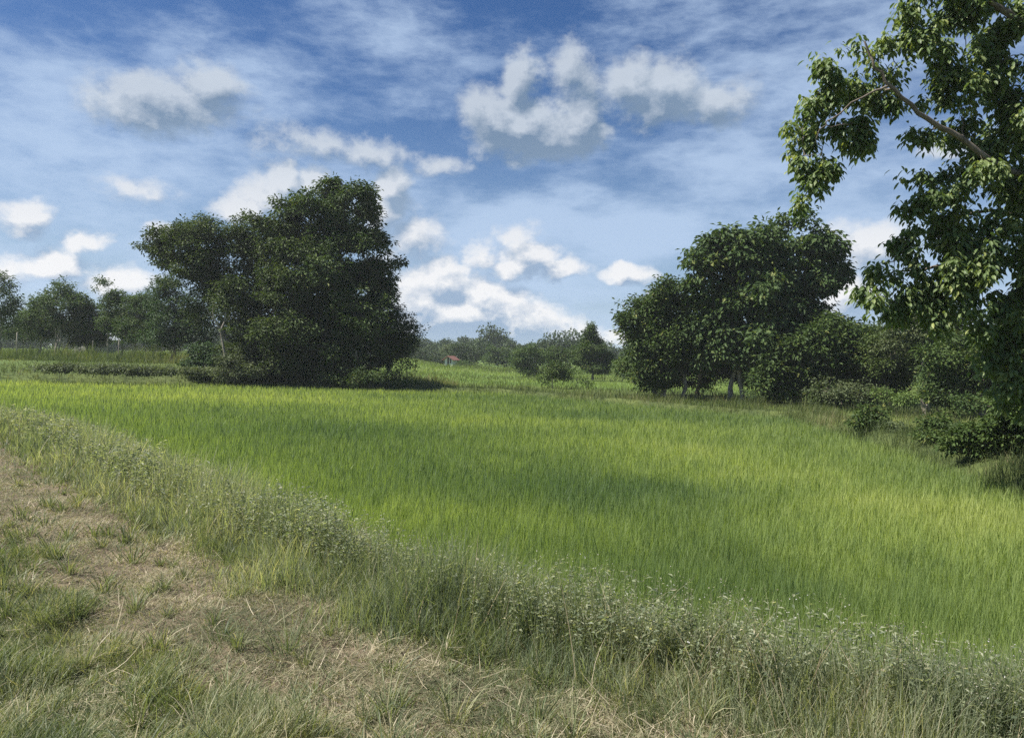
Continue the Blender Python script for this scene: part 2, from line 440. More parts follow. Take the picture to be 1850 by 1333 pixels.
def scatter(n, d0, d1, amin=-47, amax=44, power=0.0):
    """points spread over the land out to d1, thinning with distance"""
    u = rng.uniform(0, 1, n)
    if power == 0: d = d0 * (d1 / d0) ** u
    else: d = (d0 ** power + u * (d1 ** power - d0 ** power)) ** (1 / power)
    a = np.radians(rng.uniform(amin, amax, n))
    return np.sin(a) * d, np.cos(a) * d, d

# ------------------------------------------------------------------ rice
def crop_and_cloud_tone(x, y):
    """how yellow or green the crop stands, with cloud shade painted in as darker patches"""
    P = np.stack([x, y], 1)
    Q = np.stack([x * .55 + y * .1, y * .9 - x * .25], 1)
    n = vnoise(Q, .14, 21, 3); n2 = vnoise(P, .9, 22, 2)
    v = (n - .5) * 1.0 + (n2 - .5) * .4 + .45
    for (px, py, rx, ry, s) in YELLOW_AND_SHADE:
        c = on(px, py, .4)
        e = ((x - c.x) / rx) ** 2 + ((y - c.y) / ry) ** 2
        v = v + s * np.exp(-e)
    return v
YELLOW_AND_SHADE = [(880, 745, 7.0, 3.2, .45), (1020, 850, 2.6, 1.5, -.35), (750, 770, 4.0, 4.0, -.35), (1250, 860, 2.6, 1.2, -.28), (1500, 860, 2.4, 3.0, .38), (1750, 900, 2.0, 1.6, .45), (1300, 800, 3, 3, .25),  # positive: yellower bands; negative: cloud shade put into the blade colour
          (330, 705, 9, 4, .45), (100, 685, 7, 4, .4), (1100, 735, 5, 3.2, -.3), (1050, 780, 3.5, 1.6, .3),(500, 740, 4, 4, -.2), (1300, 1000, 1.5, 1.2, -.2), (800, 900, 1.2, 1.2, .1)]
def build_rice():
    sp = Soup()
    x, y, d = scatter(560000, 3.2, 50)
    t = tdist(x, y); ok = (t > .85 + .15 * vnoise(np.stack([x, y], 1), 1.5, 5)) & (fdist(x, y) > 0) & (rdist(x, y) > 0)
    x, y, d = x[ok], y[ok], d[ok]; N = len(x)
    tone = crop_and_cloud_tone(x, y)
    P2 = np.stack([x, y], 1)
    hh = (.30 + .10 * (vnoise(P2, .8, 8, 2) - .5) + .10 * (vnoise(P2, 5, 9) - .5)) * rng.uniform(.6, 1.15, N)
    wd = rng.uniform(.0042, .0085, N) * np.maximum(1, (d / 6) ** .85)
    az_ = rng.uniform(0, 6.3, N)
    base = np.stack([x, y, Hh(x, y) - .01], 1)
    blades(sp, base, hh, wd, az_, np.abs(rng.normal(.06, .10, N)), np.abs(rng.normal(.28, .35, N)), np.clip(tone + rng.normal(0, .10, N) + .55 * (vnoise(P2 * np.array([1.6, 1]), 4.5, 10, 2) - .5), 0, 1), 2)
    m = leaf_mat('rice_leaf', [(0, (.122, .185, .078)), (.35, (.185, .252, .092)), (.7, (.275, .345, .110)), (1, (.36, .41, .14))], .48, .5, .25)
    tag(sp.build('rice_crop', m), 'young green rice covering the whole paddy, yellower in bands, with cloud shade in its colour', 'rice crop', kind='stuff')
build_rice()

def build_far_crop():
    sp = Soup()
    x, y, d = scatter(150000, 24, 150, power=.6)
    t = tdist(x, y); f = fdist(x, y); r = rdist(x, y)
    ok = (t > 1.3) & ((f < -2.2) | (r < -1.8)) & ~((x < -6) & (y < 60)) & ((y > 47) | (x > 8.2) | (x > -1))
    x, y, d = x[ok], y[ok], d[ok]; N = len(x)
    P = np.stack([x * .35, y], 1); tone = vnoise(P, .11, 31, 3) + rng.normal(0, .06, N)
    tone = tone + .8 * np.exp(-((x - 13.5) / 3.5) ** 2 - ((y - 23.5) / 3) ** 2)
    h = .28 * rng.uniform(.6, 1.2, N) * (1 + 1.2 * (vnoise(P, .08, 33) > .72))
    blades(sp, np.stack([x, y, Hh(x, y)], 1), h, rng.uniform(.02, .035, N) * (d / 40), rng.uniform(0, 6.3, N), np.abs(rng.normal(.1, .15, N)), rng.uniform(.1, .6, N), np.clip((tone - .5) * 1.8 + .5, 0, 1), 2)
    m = leaf_mat('field_grass', [(0, (.085, .105, .045)), (.4, (.125, .15, .055)), (.6, (.16, .21, .06)), (.8, (.20, .27, .065)), (1, (.25, .28, .11))], .4, .6, .2)
    tag(sp.build('field_grass', m), 'bright green crops and rough grass on the fields beyond the paddy', 'field grass', kind='stuff')
build_far_crop()

# ------------------------------------------------------------------ path and verge
def build_foreground():
    G = Soup(); D = Soup()
    # green blades in tufts
    x, y, d = scatter(620000, 2.0, 26, -50, 46)
    t = tdist(x, y); P = np.stack([x, y], 1)
    n = vnoise(P, 1.1, 41, 3); tuft = vnoise(P, 5.0, 42, 2)
    lush = sstep(n + .22 * sstep(-t, .9, 1.6) - .30 * np.exp(-((t + .62) / .36) ** 2) + .35 * sstep(t, -.25, .1), .42, .66)
    pr = lush * (.30 + .9 * sstep(tuft, .35, .65)) + .75 * sstep(vnoise(P, 1.3, 47, 3), .36, .60) * (.3 + sstep(vnoise(P, 9, 48), .3, .7)) + .34
    ok = (t < .5) & (rng.uniform(0, 1, len(x)) < pr)
    x, y, d, lush, tuft, t = x[ok], y[ok], d[ok], lush[ok], tuft[ok], t[ok]; N = len(x)
    h = (.04 + .15 * lush * sstep(tuft, .3, .75) + .09 * sstep(t, -.45, .35)) * rng.uniform(.5, 1.35, N)
    w_ = rng.uniform(.0026, .0062, N) * np.maximum(1, (d / 5) ** .8)
    P = np.stack([x, y], 1)
    azb = vnoise(P, 3, 44) * 12 + rng.normal(0, .9, N)
    tone = vnoise(P, 1.7, 43, 3) * .9 + rng.normal(0, .2, N) + .05 - .1 * lush
    blades(G, np.stack([x, y, Hh(x, y) - .005], 1), h, w_, azb, np.abs(rng.normal(.45, .35, N)), rng.uniform(.3, 1.5, N), np.clip(tone, 0, 1), 3)
    # coarse arching tussocks
    tx, ty, td = scatter(2600, 2.4, 16, -50, 46)
    tt = tdist(tx, ty); tn = vnoise(np.stack([tx, ty], 1), .8, 49, 2)
    prb = np.where(tt < -.95, .75 * sstep(tn, .3, .55) + .15, np.where(tt < -.2, .30, .5))
    ok = (tt < .35) & (rng.uniform(0, 1, len(tx)) < prb)
    extra = [on(px, py, .5)[:2] for px, py in ((815, 1300), (700, 1290), (560, 1333), (250, 1310), (330, 1260), (90, 1000), (40, 940), (240, 1010), (130, 1120), (520, 1180), (1400, 1310), (1330, 1280))]
    tx = np.concatenate([tx[ok], [e[0] for e in extra]]); ty = np.concatenate([ty[ok], [e[1] for e in extra]])
    m_ = 46; tt2 = tdist(tx, ty); tr_ = rng.uniform(.35, 1.3, len(tx)) * np.where(tt2 < -.95, 1, .8); tr_[-12:] = 1.35; tc_ = rng.normal(.45, .17, len(tx)); tr_ = np.repeat(tr_, m_); tc_ = np.repeat(tc_, m_)
    a = rng.uniform(0, 6.3, len(tr_)); rr = np.abs(rng.normal(0, .035, len(tr_))) * tr_
    bx = np.repeat(tx, m_) + np.cos(a) * rr; by = np.repeat(ty, m_) + np.sin(a) * rr; N = len(bx)
    dd = np.hypot(bx, by)
    blades(G, np.stack([bx, by, Hh(bx, by) - .005], 1), tr_ * rng.uniform(.09, .23, N), rng.uniform(.0035, .0075, N) * np.maximum(1, (dd / 5) ** .8), a + rng.normal(0, .5, N), np.abs(rng.normal(.35, .3, N)), rng.uniform(.4, 1.7, N), np.clip(tc_ + rng.normal(0, .2, N), 0, 1), 4)
    mg = leaf_mat('verge_grass', [(0, (.090, .120, .065)), (.35, (.150, .185, .092)), (.65, (.23, .25, .13)), (.85, (.35, .33, .20)), (1, (.47, .41, .29))], .35, .5, .3)
    tag(G.build('grass', mg), 'tufted green and yellowing grass beside the trodden path in the foreground', 'grass', kind='stuff')
    # dry cut litter lying on the path
    x, y, d = scatter(1000000, 2.0, 22, -50, 46)
    t = tdist(x, y); P = np.stack([x, y], 1)
    n = vnoise(P, 1.3, 51, 3)
    pr = (.35 + .75 * np.exp(-((t + .6) / .5) ** 2) * (.4 + n)) * (.22 + .78 * sstep(vnoise(P, 3.2, 53, 3), .34, .52))
    ok = (t < .25) & (rng.uniform(0, 1, len(x)) < pr)
    x, y, d, t = x[ok], y[ok], d[ok], t[ok]; N = len(x)
    L = rng.uniform(.02, .075, N) * np.maximum(1, (d / 6) ** .5)
    z = Hh(x, y) + rng.uniform(0, .022, N)
    tone = vnoise(np.stack([x, y], 1), 1.6, 52, 3) * 1.3 - .15 + rng.normal(0, .27, N)
    blades(D, np.stack([x, y, z], 1), L, rng.uniform(.002, .0045, N) * np.maximum(1, (d / 4.5) ** .8), rng.uniform(0, 6.3, N), rng.normal(1.3, .25, N), rng.normal(.15, .7, N), np.clip(tone, 0, 1), 2)
    x, y, d = scatter(9000, 2.2, 14, -50, 46); t = tdist(x, y); ok = t < .3; x, y, d = x[ok], y[ok], d[ok]; N = len(x)
    blades(D, np.stack([x, y, Hh(x, y) + rng.uniform(.005, .04, N)], 1), rng.uniform(.08, .26, N), rng.uniform(.003, .006, N), rng.uniform(0, 6.3, N), rng.normal(1.25, .2, N), rng.normal(.3, .6, N), np.clip(rng.normal(.72, .18, N), 0, 1), 4)
    md = leaf_mat('dry_straw', [(0, (.085, .105, .055)), (.3, (.155, .170, .095)), (.6, (.27, .25, .155)), (.85, (.41, .355, .245)), (1, (.54, .47, .35))], .25, .7, .2)
    tag(D.build('dry_grass', md), 'flattened straw coloured grass lying along the trodden path', 'dry grass', kind='stuff')
build_foreground()

def build_weeds():
    S = Soup(); Fw = Soup()
    # upright stems and long blades of the verge
    x, y, d = scatter(620000, 2.2, 34, -50, 46)
    t = tdist(x, y); P = np.stack([x, y], 1)
    edge = (vnoise(P, 1.3, 61, 3) - .5) * 1.1
    ok = (t > -.15 + edge + rng.normal(0, .12, len(t))) & (t < 1.12 + edge * .25)
    idx = np.nonzero(ok)[0]; x, y, d, t, P = x[ok], y[ok], d[ok], t[ok], P[ok]
    clump = vnoise(P, 2.4, 62, 2)
    ok = rng.uniform(0, 1, len(x)) < (.30 + 1.0 * clump) * .78
    x, y, d, t, P, clump = x[ok], y[ok], d[ok], t[ok], P[ok], clump[ok]; N = len(x); ok0 = idx[ok]
    prof = sstep(t - edge[ok0] * .6, -.35, .5) * (1 - .35 * sstep(t, .75, 1.15))
    h = (.10 + .44 * prof) * (.5 + .95 * clump) * rng.uniform(.45, 1.15, N)
    w_ = rng.uniform(.0028, .0075, N) * np.maximum(1, (d / 5) ** .85)
    tone = vnoise(P, 1.6, 63, 3) * 1.2 - .28 + rng.normal(0, .24, N)
    blades(S, np.stack([x, y, Hh(x, y) - .01], 1), h, w_, rng.uniform(0, 6.3, N), np.abs(rng.normal(.16, .2, N)), np.abs(rng.normal(.4, .55, N)), np.clip(tone, 0, 1), 3)
    # leafy weeds with pale flower heads
    n = 42000
    xs, ys, ds = scatter(n, 2.2, 34, -50, 46)
    t = tdist(xs, ys); P = np.stack([xs, ys], 1); cl = vnoise(P, 1.5, 64, 2)
    ok = (t > .10) & (t < 1.2) & (cl > .36) & (rng.uniform(0, 1, n) < .40 + 1.3 * sstep(vnoise(P, 2.2, 66), .3, .7))
    xs, ys, ds, t, cl = xs[ok], ys[ok], ds[ok], t[ok], cl[ok]; n = len(xs)
    hp = rng.uniform(.20, .52, n) * (.65 + .65 * cl)
    base = np.stack([xs, ys, Hh(xs, ys)], 1)
    lean = np.stack([rng.normal(0, .12, n), rng.normal(0, .12, n), np.ones(n)], 1); top = base + unit(lean) * hp[:, None]
    sc = np.maximum(1, (ds / 5) ** .8)
    tubes3(S, base, top, .0022, .0012, .55)
    for k in range(15):
        u = rng.uniform(.35, 1.0, n)[:, None]
        p = base + (top - base) * u; a = rng.uniform(0, 6.3, n)
        dd = np.stack([np.cos(a), np.sin(a), rng.uniform(-.3, .7, n)], 1)
        nr = unit(np.stack([rng.normal(0, .4, n), rng.normal(0, .4, n), np.ones(n)], 1))
        leaves(S, p + unit(dd) * .008, dd, nr, rng.uniform(.014, .036, n) * sc * (.6 + cl), rng.uniform(.006, .016, n) * sc * (.5 + cl), np.clip(rng.normal(.26, .24, n), 0, 1))
    keep = rng.uniform(0, 1, n) < .9
    for k in range(4):
        p = (top + rng.normal(0, .022, (n, 3)) + np.array([0, 0, .01]))[keep]; m_ = len(p)
        a = rng.uniform(0, 6.3, m_)
        dd = np.stack([np.cos(a), np.sin(a), rng.uniform(0, 1, m_)], 1)
        nr = unit(rng.normal(0, 1, (m_, 3)) + np.array([0, -.3, 1.2]))
        leaves(Fw, p, dd, nr, rng.uniform(.005, .010, m_) * sc[keep], rng.uniform(.004, .008, m_) * sc[keep], rng.uniform(0, 1, m_))
    ms = leaf_mat('verge_weed', [(0, (.13, .165, .105)), (.3, (.235, .268, .165)), (.6, (.34, .355, .235)), (.85, (.43, .41, .29)), (1, (.58, .51, .39))], .48, .5, .3)
    mf = leaf_mat('pale_flower', [(0, (.24, .22, .15)), (.7, (.40, .37, .30)), (.9, (.55, .53, .52)), (1, (.70, .68, .72))], .4, .7, .1)
    w = tag(S.build('weeds', ms), 'tall weedy verge between the path and the rice, thick with thin stems', 'weeds', kind='stuff')
    tag(Fw.build('weed_flowers', mf), 'tiny dull and whitish seed and flower heads dotted over the tall weeds of the verge', 'wild flowers', kind='stuff')
build_weeds()

def build_dead_stems():
    S = Soup(); x, y, d = scatter(5200, 2.4, 16, -50, 46); t = tdist(x, y); ok = (t > -.1) & (t < 1.15); x, y, d = x[ok], y[ok], d[ok]; N = len(x)
    blades(S, np.stack([x, y, Hh(x, y)], 1), rng.uniform(.25, .62, N), rng.uniform(.0025, .0045, N) * np.maximum(1, (d / 5) ** .8), rng.uniform(0, 6.3, N), np.abs(rng.normal(.25, .3, N)), rng.uniform(0, 1.1, N), rng.uniform(0, 1, N), 4)
    m = leaf_mat('dead_stem', [(0, (.16, .12, .075)), (.5, (.30, .24, .15)), (1, (.48, .42, .30))], .1, .8, .1)
    tag(S.build('dead_stems', m), 'dry brown and straw coloured dead stems leaning through the verge weeds', 'dead stems', kind='stuff')
build_dead_stems()

# ------------------------------------------------------------------ rough grass of dykes and bank
def build_bank_grass():
    sp = Soup(); dry = Soup()
    x, y, d = scatter(520000, 5, 62, -48, 46, power=.5)
    t = tdist(x, y); f = fdist(x, y); r = rdist(x, y)
    P = np.stack([x, y], 1)
    far_d = (f < .15) & (f > -2.6) & (r > -2.2)
    right_d = (r < .15) & (r > -2.0) & (f > -2.4)
    bank = (f < .1) & (f > -9) & (x < -9)
    under = (f < -.3) & (f > -9) & (x < -3.5) & (x > -14)
    rfoot = (f < -1) & (x > 5.5) & (np.abs(y - np.interp(x, [5, 12, 17, 22, 40], [41, 39, 31, 28, 26])) < 3.2)
    ok = (t > 1.2) & (far_d | right_d | bank | under | rfoot)
    tall = (bank & (f < -4.5))[ok]
    x, y, d, P = x[ok], y[ok], d[ok], P[ok]; N = len(x)
    cl = vnoise(P, .9, 71, 3)
    h = (.16 + .45 * sstep(cl, .35, .75)) * rng.uniform(.5, 1.3, N) * np.where(tall, 1.9, 1.0)
    w_ = rng.uniform(.012, .022, N) * np.maximum(.5, d / 30)
    tone = np.clip(vnoise(P, .5, 72, 3) * 1.1 - .05 + rng.normal(0, .16, N) + np.where(tall, -.03, 0), 0, 1)
    blades(sp, np.stack([x, y, Hh(x, y) - .01], 1), h, w_, rng.uniform(0, 6.3, N), np.abs(rng.normal(.2, .2, N)), rng.uniform(.1, .9, N), tone, 2)
    m = leaf_mat('dyke_grass', [(0, (.055, .080, .030)), (.4, (.090, .122, .044)), (.7, (.145, .165, .065)), (.9, (.23, .21, .11)), (1, (.33, .28, .17))], .35, .6, .2)
    tag(sp.build('rough_grass', m), 'rough unmown grass along the dykes and bank around the paddy', 'rough grass', kind='stuff')
build_bank_grass()

# ------------------------------------------------------------------ trees
def curve(a, b, n=7, sag=.1, jit=.06):
    a = np.asarray(a, float); b = np.asarray(b, float); L = np.linalg.norm(b - a)
    t = np.linspace(0, 1, n)[:, None]
    bow = np.array([0, 0, 1.0]) * L * sag * (np.sin(np.pi * t)) * rng.uniform(.3, 1.2)
    p = a + (b - a) * t + bow
    p[1:-1] += rng.normal(0, jit * L / 3, (n - 2, 3))
    return p

def tree(name, label, cat, base, lobes, Y, leaf='dark', bark='bark', L=.16, Wf=.45, sprig=.32, per=34, dens=5.0,
         trunk_r=.18, trunks=None, gap=.40, droop=.25, group=None, limbs=None, rosette=False, shell=.5, seed=0, top=None, stalk=.8, twigs=120, zb=None):
    """lobes: (px, py, rx, ry[, dy]) - the masses of the crown, as they stand at depth Y"""
    k = Y / F0
    bx = at(base[0], base[1], Y); gz = float(Hh(bx.x, Y)[0]) if zb is None else zb
    org = np.array([bx.x, Y, gz - .05])
    root = bpy.data.objects.new(name, None); col.objects.link(root); root.location = org
    root.empty_display_size = .3
    tag(root, label, cat, group)
    C = []; Rr = []
    for lb in lobes:
        dy = lb[4] if len(lb) > 4 else rng.uniform(-.5, .5) * (lb[2] + lb[3]) * .5 * k
        p = at(lb[0], lb[1], Y + dy); s = (Y + dy) / Y
        C.append(p[:]); Rr.append((lb[2] * k * s, (lb[2] + lb[3]) * .5 * k * s, lb[3] * k * s))
    C = np.array(C); Rr = np.array(Rr)
    # wood
    wood = Soup(); sk = []; 
    ctr = C.mean(0)
    for (tx, th, tr) in (trunks or [(base[0], None, trunk_r)]):
        b0 = at(tx, base[1], Y); a = np.array([b0.x, Y + rng.uniform(-.2, .2) * len(trunks or [1]), gz - .1])
        if top: tp = np.array(at(top[0], top[1], Y)[:])
        else:
            tp = np.array([ctr[0] * .5 + a[0] * .5, ctr[1] * .5 + a[1] * .5, gz + (C[:, 2].max() - gz) * .72])
        p = curve(a, tp, 10, 0, .06); rr = tr * np.linspace(1, .3, 10); rr[0] *= 1.35
        tube(wood, p, rr, 9)
        for i in range(3, 10): sk.append((p[i], rr[i]))
    for lim in (limbs or []):
        p = np.array([at(*q)[:] for q in lim['pts']]); n = len(p)
        tt = np.linspace(0, n - 1, n * 3); p = np.stack([np.interp(tt, np.arange(n), p[:, j]) for j in range(3)], 1)
        p[1:-1] += rng.normal(0, .02, (len(p) - 2, 3))
        rr = np.linspace(lim['r'][0], lim['r'][1], len(p)); tube(wood, p, rr, 8)
        for i in range(2, len(p)): sk.append((p[i], rr[i]))
    order = np.argsort(np.linalg.norm(C - sk[0][0], axis=1))
    for i in order:
        best = min(sk, key=lambda s: np.linalg.norm(s[0] - C[i]) + max(0, s[0][2] - C[i][2]) * 1.5)
        dist_ = np.linalg.norm(best[0] - C[i])
        if dist_ < .15: continue
        r0_ = min(best[1] * .8, .02 + dist_ * .022); p = curve(best[0], C[i], 7, .08, .10)
        rr = np.linspace(r0_, max(.008, r0_ * .35), 7); tube(wood, p, rr, 6)
        for j in range(2, 7): sk.append((p[j], rr[j]))
    # each mass breaks up into smaller billows, which carry the sprigs
    C2 = []; R2 = []
    for c_, r_ in zip(C, Rr):
        nb = 13 if not rosette else 6
        dvv = unit(rng.normal(0, 1, (nb, 3)) + np.array([0, 0, .25]))
        for v_ in dvv:
            f_ = rng.uniform(.26, .52); C2.append(c_ + v_ * r_ * (1.02 - f_ * .5) * rng.uniform(.8, 1.18)); R2.append(r_ * f_ * rng.uniform(.8, 1.15, 3))
        C2.append(c_); R2.append(r_ * .55)
    C = np.array(C2); Rr = np.array(R2)
    # sprigs
    area = (Rr[:, 0] * Rr[:, 2] + Rr[:, 0] * Rr[:, 1] + Rr[:, 1] * Rr[:, 2]) * 4.19
    n = int(area.sum() * dens / (sprig ** 2 * 12)) 
    li = rng.choice(len(C), n, p=area / area.sum())
    dv = unit(rng.normal(0, 1, (n, 3)) + np.array([0, 0, .15]))
    rad = 1 - shell * rng.uniform(0, 1, n) ** 1.6
    rad *= .66 + .62 * vnoise(dv * 1.0 + li[:, None] * 3.1, 2.3, 80 + seed, 3) + (rng.uniform(0, 1, n) > .96) * rng.uniform(0, .35, n)
    pos = C[li] + dv * Rr[li] * rad[:, None]
    keep = vnoise(pos, 1.0 / max(.3, sprig * 2.0), 90 + seed, 2) > gap
    # thin out the inside of neighbouring masses
    e = np.full(n, 9.0)
    for j in range(len(C)):
        q = np.linalg.norm((pos - C[j]) / Rr[j], axis=1); q[li == j] = 9; e = np.minimum(e, q)
    keep &= (e > .75) | (rng.uniform(0, 1, n) < .35)
    keep &= pos[:, 2] > gz + .1
    pos = pos[keep]; li = li[keep]; n = len(pos)
    SK = np.array([s[0] for s in sk])
    tw = rng.choice(n, min(n, twigs), replace=False)
    nn = np.array([np.argmin(np.linalg.norm(SK - pos[i], axis=1)) for i in tw])
    dd_ = np.linalg.norm(SK[nn] - pos[tw], axis=1); okk = dd_ < 2.2
    if okk.sum(): tubes3(wood, SK[nn][okk], pos[tw][okk], max(.006, L * .05), max(.003, L * .02))
    wood.build('trunk', MB_[bark], root, org)
    cr = Soup()
    st = rng.normal(0, .16, n)
    if rosette:
        for q in range(per):
            a = q * 2.4 + rng.uniform(0, .7, n) + li
            lay = (q // 6)
            dd = np.stack([np.cos(a), np.sin(a), -droop - rng.uniform(0, .5, n) - .12 * lay], 1)
            cp = pos + np.array([0, 0, -1.0]) * (lay * L * .45) + rng.normal(0, L * .35, (n, 3))
            nr = unit(np.stack([rng.normal(0, .35, n), rng.normal(0, .35, n), np.ones(n)], 1))
            leaves(cr, cp + unit(dd) * .03, dd, nr, L * rng.uniform(.65, 1.15, n), L * Wf * rng.uniform(.8, 1.2, n), np.clip(.5 + st + rng.normal(0, .2, n) + (rng.uniform(0, 1, n) > .9996) * .4, 0, 1), 'full', .22)
    else:
        m_ = n * per
        cp = np.repeat(pos, per, 0); off = rng.normal(0, 1, (m_, 3)) * np.array([1, 1, .62]) * sprig * .55
        ps = cp + off
        dd = unit(off * np.array([1, 1, .6])) + np.stack([rng.normal(0, .4, m_), rng.normal(0, .4, m_), rng.normal(-droop, .35, m_)], 1)
        nr = unit(rng.normal(0, .55, (m_, 3)) + np.array([0, 0, 1.0]))
        leaves(cr, ps, dd, nr, L * rng.uniform(.6, 1.25, m_), L * Wf * rng.uniform(.7, 1.25, m_), np.clip(.45 + np.repeat(st, per) + rng.normal(0, .2, m_), 0, 1))
    cr.build('crown', ML[leaf], root, org)
    return root

exec_trees = True
# --- left clump, about 44 m off
tree('tall_tree', 'tallest dark round-topped tree in the left clump', 'tree', (600, 690),
     [(590,385,75,52),(545,395,48,40),(640,385,48,45),(600,350,40,22),(672,450,42,50),(690,500,32,60),(620,460,70,45),(560,450,55,40),(695,535,24,24),(520,400,25,28),(640,520,60,50),(600,600,70,50)],
     45.5, 'dark', L=.25, dens=5.6, sprig=.33, gap=.50, trunk_r=.34, seed=1)
tree('spreading_tree', 'wide feathery tree reaching out over the left end of the left clump', 'tree', (420, 688),
     [(330,430,50,35),(290,460,36,22),(370,425,55,32),(430,430,55,35),(390,465,75,35),(330,480,40,22),(440,480,60,45),(480,440,50,40),(290,432,20,16),(400,510,50,35),(350,505,45,28),(385,550,50,40),(345,470,40,30)],
     46, 'feather', L=.20, dens=5.6, sprig=.34, gap=.45, trunk_r=.28, seed=2)
tree('leafy_tree', 'dense olive-tinged tree filling the middle of the left clump', 'tree', (500, 692),
     [(500,500,70,60),(470,560,70,55),(540,560,70,60),(430,545,45,45),(520,620,70,50),(460,620,60,45),(520,450,50,35),(480,410,40,16),(430,655,40,26),(490,665,45,24),(550,665,45,24)],
     44, 'feather', L=.23, dens=5.6, sprig=.36, gap=.39, trunk_r=.25, seed=3)
tree('leafy_tree', 'dense dark tree under the tallest crown of the left clump', 'tree', (610, 690),
     [(600,560,70,55),(650,570,55,55),(560,610,55,50),(620,620,60,48),(660,630,36,36),(590,510,55,40),(610,662,45,24),(655,658,40,24)],
     43.6, 'dark', L=.23, dens=5.6, sprig=.36, gap=.39, trunk_r=.22, seed=4)
tree('small_tree', 'small ragged tree at the right end of the left clump', 'tree', (700, 690),
     [(718,590,34,24),(690,622,38,32),(735,612,22,26),(708,645,40,28),(742,585,14,14),(715,563,14,12)],
     44.5, 'dark', L=.16, dens=5.0, sprig=.3, gap=.42, trunk_r=.13, seed=5)
# --- trees behind the bank at the left
tree('roadside_tree', 'dark tree cut off by the left edge of the view', 'tree', (2, 625),
     [(-5,540,30,34),(15,555,22,28),(-20,590,35,28),(5,508,12,20),(20,590,20,18)], 56, 'mid', 'grey', L=.2, dens=4.2, sprig=.34, gap=.42, trunk_r=.12, seed=6)
tree('roadside_tree', 'rounded open-crowned tree standing alone behind the grassy bank', 'tree', (115, 628),
     [(115,528,28,20),(140,545,24,18),(105,560,48,24),(140,570,26,20),(75,560,20,14),(120,590,38,14)], 58, 'mid', 'pale', L=.2, dens=3.4, sprig=.32, gap=.42, trunk_r=.10, trunks=[(108, 0, .08), (118, 0, .08), (98, 0, .06)], seed=7)
tree('slender_tree', 'narrow pointed young tree behind the grassy bank', 'tree', (198, 630),
     [(190,520,13,20),(205,538,14,16),(200,555,18,22),(195,585,24,18)], 57, 'mid', 'grey', L=.18, dens=4, sprig=.28, gap=.42, trunk_r=.07, seed=8)
tree('roadside_tree', 'low bushy tree between the narrow young tree and the left clump', 'tree', (245, 632),
     [(245,560,28,22),(262,550,18,20),(235,595,36,22),(265,600,26,24)], 56, 'mid', L=.18, dens=4.6, sprig=.32, gap=.40, trunk_r=.10, seed=9)
tree('leafy_tree', 'tall bluish tree hard against the left side of the left clump', 'tree', (315, 650),
     [(298,522,24,26),(300,545,30,28),(335,550,32,30),(310,580,42,32),(345,600,45,35),(300,615,35,26),(360,560,30,28)], 50, 'teal', L=.17, dens=5, sprig=.33, gap=.40, trunk_r=.14, seed=10)
tree('hedge_bush', 'low dark bush under the row of trees at the far left', 'bush', (45, 625),
     [(45,585,26,18),(60,600,30,14),(30,600,26,14)], 62, 'mid', L=.2, dens=4, sprig=.34, gap=.42, trunk_r=.06, seed=11)
tree('hedge_bush', 'low dark bush right of the open-crowned tree behind the bank', 'bush', (165, 628),
     [(165,595,22,14),(150,605,26,12),(180,608,20,12)], 62, 'mid', L=.2, dens=4, sprig=.34, gap=.42, trunk_r=.06, seed=12)

for (px, py, lb, rx, ry, sd, lf) in (
        (75, 560, 'dark tree between the left edge tree and the open-crowned tree, behind them', 30, 24, 51, 'mid'),
        (160, 572, 'low spreading tree close right of the open-crowned tree', 28, 22, 52, 'dark'),
        (222, 560, 'rounded tree just right of the narrow young tree', 24, 26, 53, 'dark'),
        (275, 560, 'dark tree tucked against the tall bluish tree on its left', 26, 30, 54, 'dark')):
    tree('roadside_tree', lb, 'tree', (px, 630), [(px, py, rx, ry), (px - rx * .6, py + 22, rx, ry * .8), (px + rx * .6, py + 26, rx, ry * .8), (px, py + 40, rx * 1.1, 14)], 60, lf, 'grey', L=.22, dens=4.4, sprig=.36, gap=.4, trunk_r=.1, seed=sd)
# --- right clump, about 42 m off
tree('leafy_tree', 'lower dark tree at the left end of the right clump', 'tree', (1243, 712),
     [(1165,560,36,32),(1150,590,30,26),(1215,530,38,28),(1200,580,48,40),(1180,635,45,40),(1230,620,42,48),(1190,668,38,24),(1130,575,14,14),(1165,685,26,20)],
     41, 'dark', 'pale', L=.23, dens=5.4, sprig=.34, gap=.41, trunk_r=.15, trunks=[(1200, 0, .15), (1243, 0, .12)], seed=13)
tree('broad_tree', 'broad bright green tree with layered crown in the middle of the right clump', 'tree', (1330, 716),
     [(1300,448,44,28),(1340,436,34,22),(1378,440,40,28),(1280,490,35,38),(1340,490,65,40),(1310,550,65,45),(1375,545,60,50),(1290,610,55,40),(1350,620,65,45),(1400,600,50,55),(1385,660,40,26),(1290,655,30,16),(1275,445,20,14)],
     40, 'mid', 'pale', L=.30, Wf=.55, dens=6.0, sprig=.42, per=28, gap=.42, trunk_r=.2, droop=.6, trunks=[(1325, 0, .14), (1336, 0, .13)], seed=14)
tree('tall_tree', 'tallest tree of the right clump, its pointed top against the sky', 'tree', (1440, 716),
     [(1444,392,28,20),(1438,412,40,28),(1425,450,42,35),(1475,455,40,32),(1500,480,28,26),(1415,500,50,40),(1470,520,45,28),(1450,570,50,40),(1518,492,18,16),(1500,450,22,18)],
     41, 'mid', 'grey', L=.30, Wf=.55, dens=5.8, sprig=.42, per=28, gap=.42, trunk_r=.22, droop=.6, seed=15)
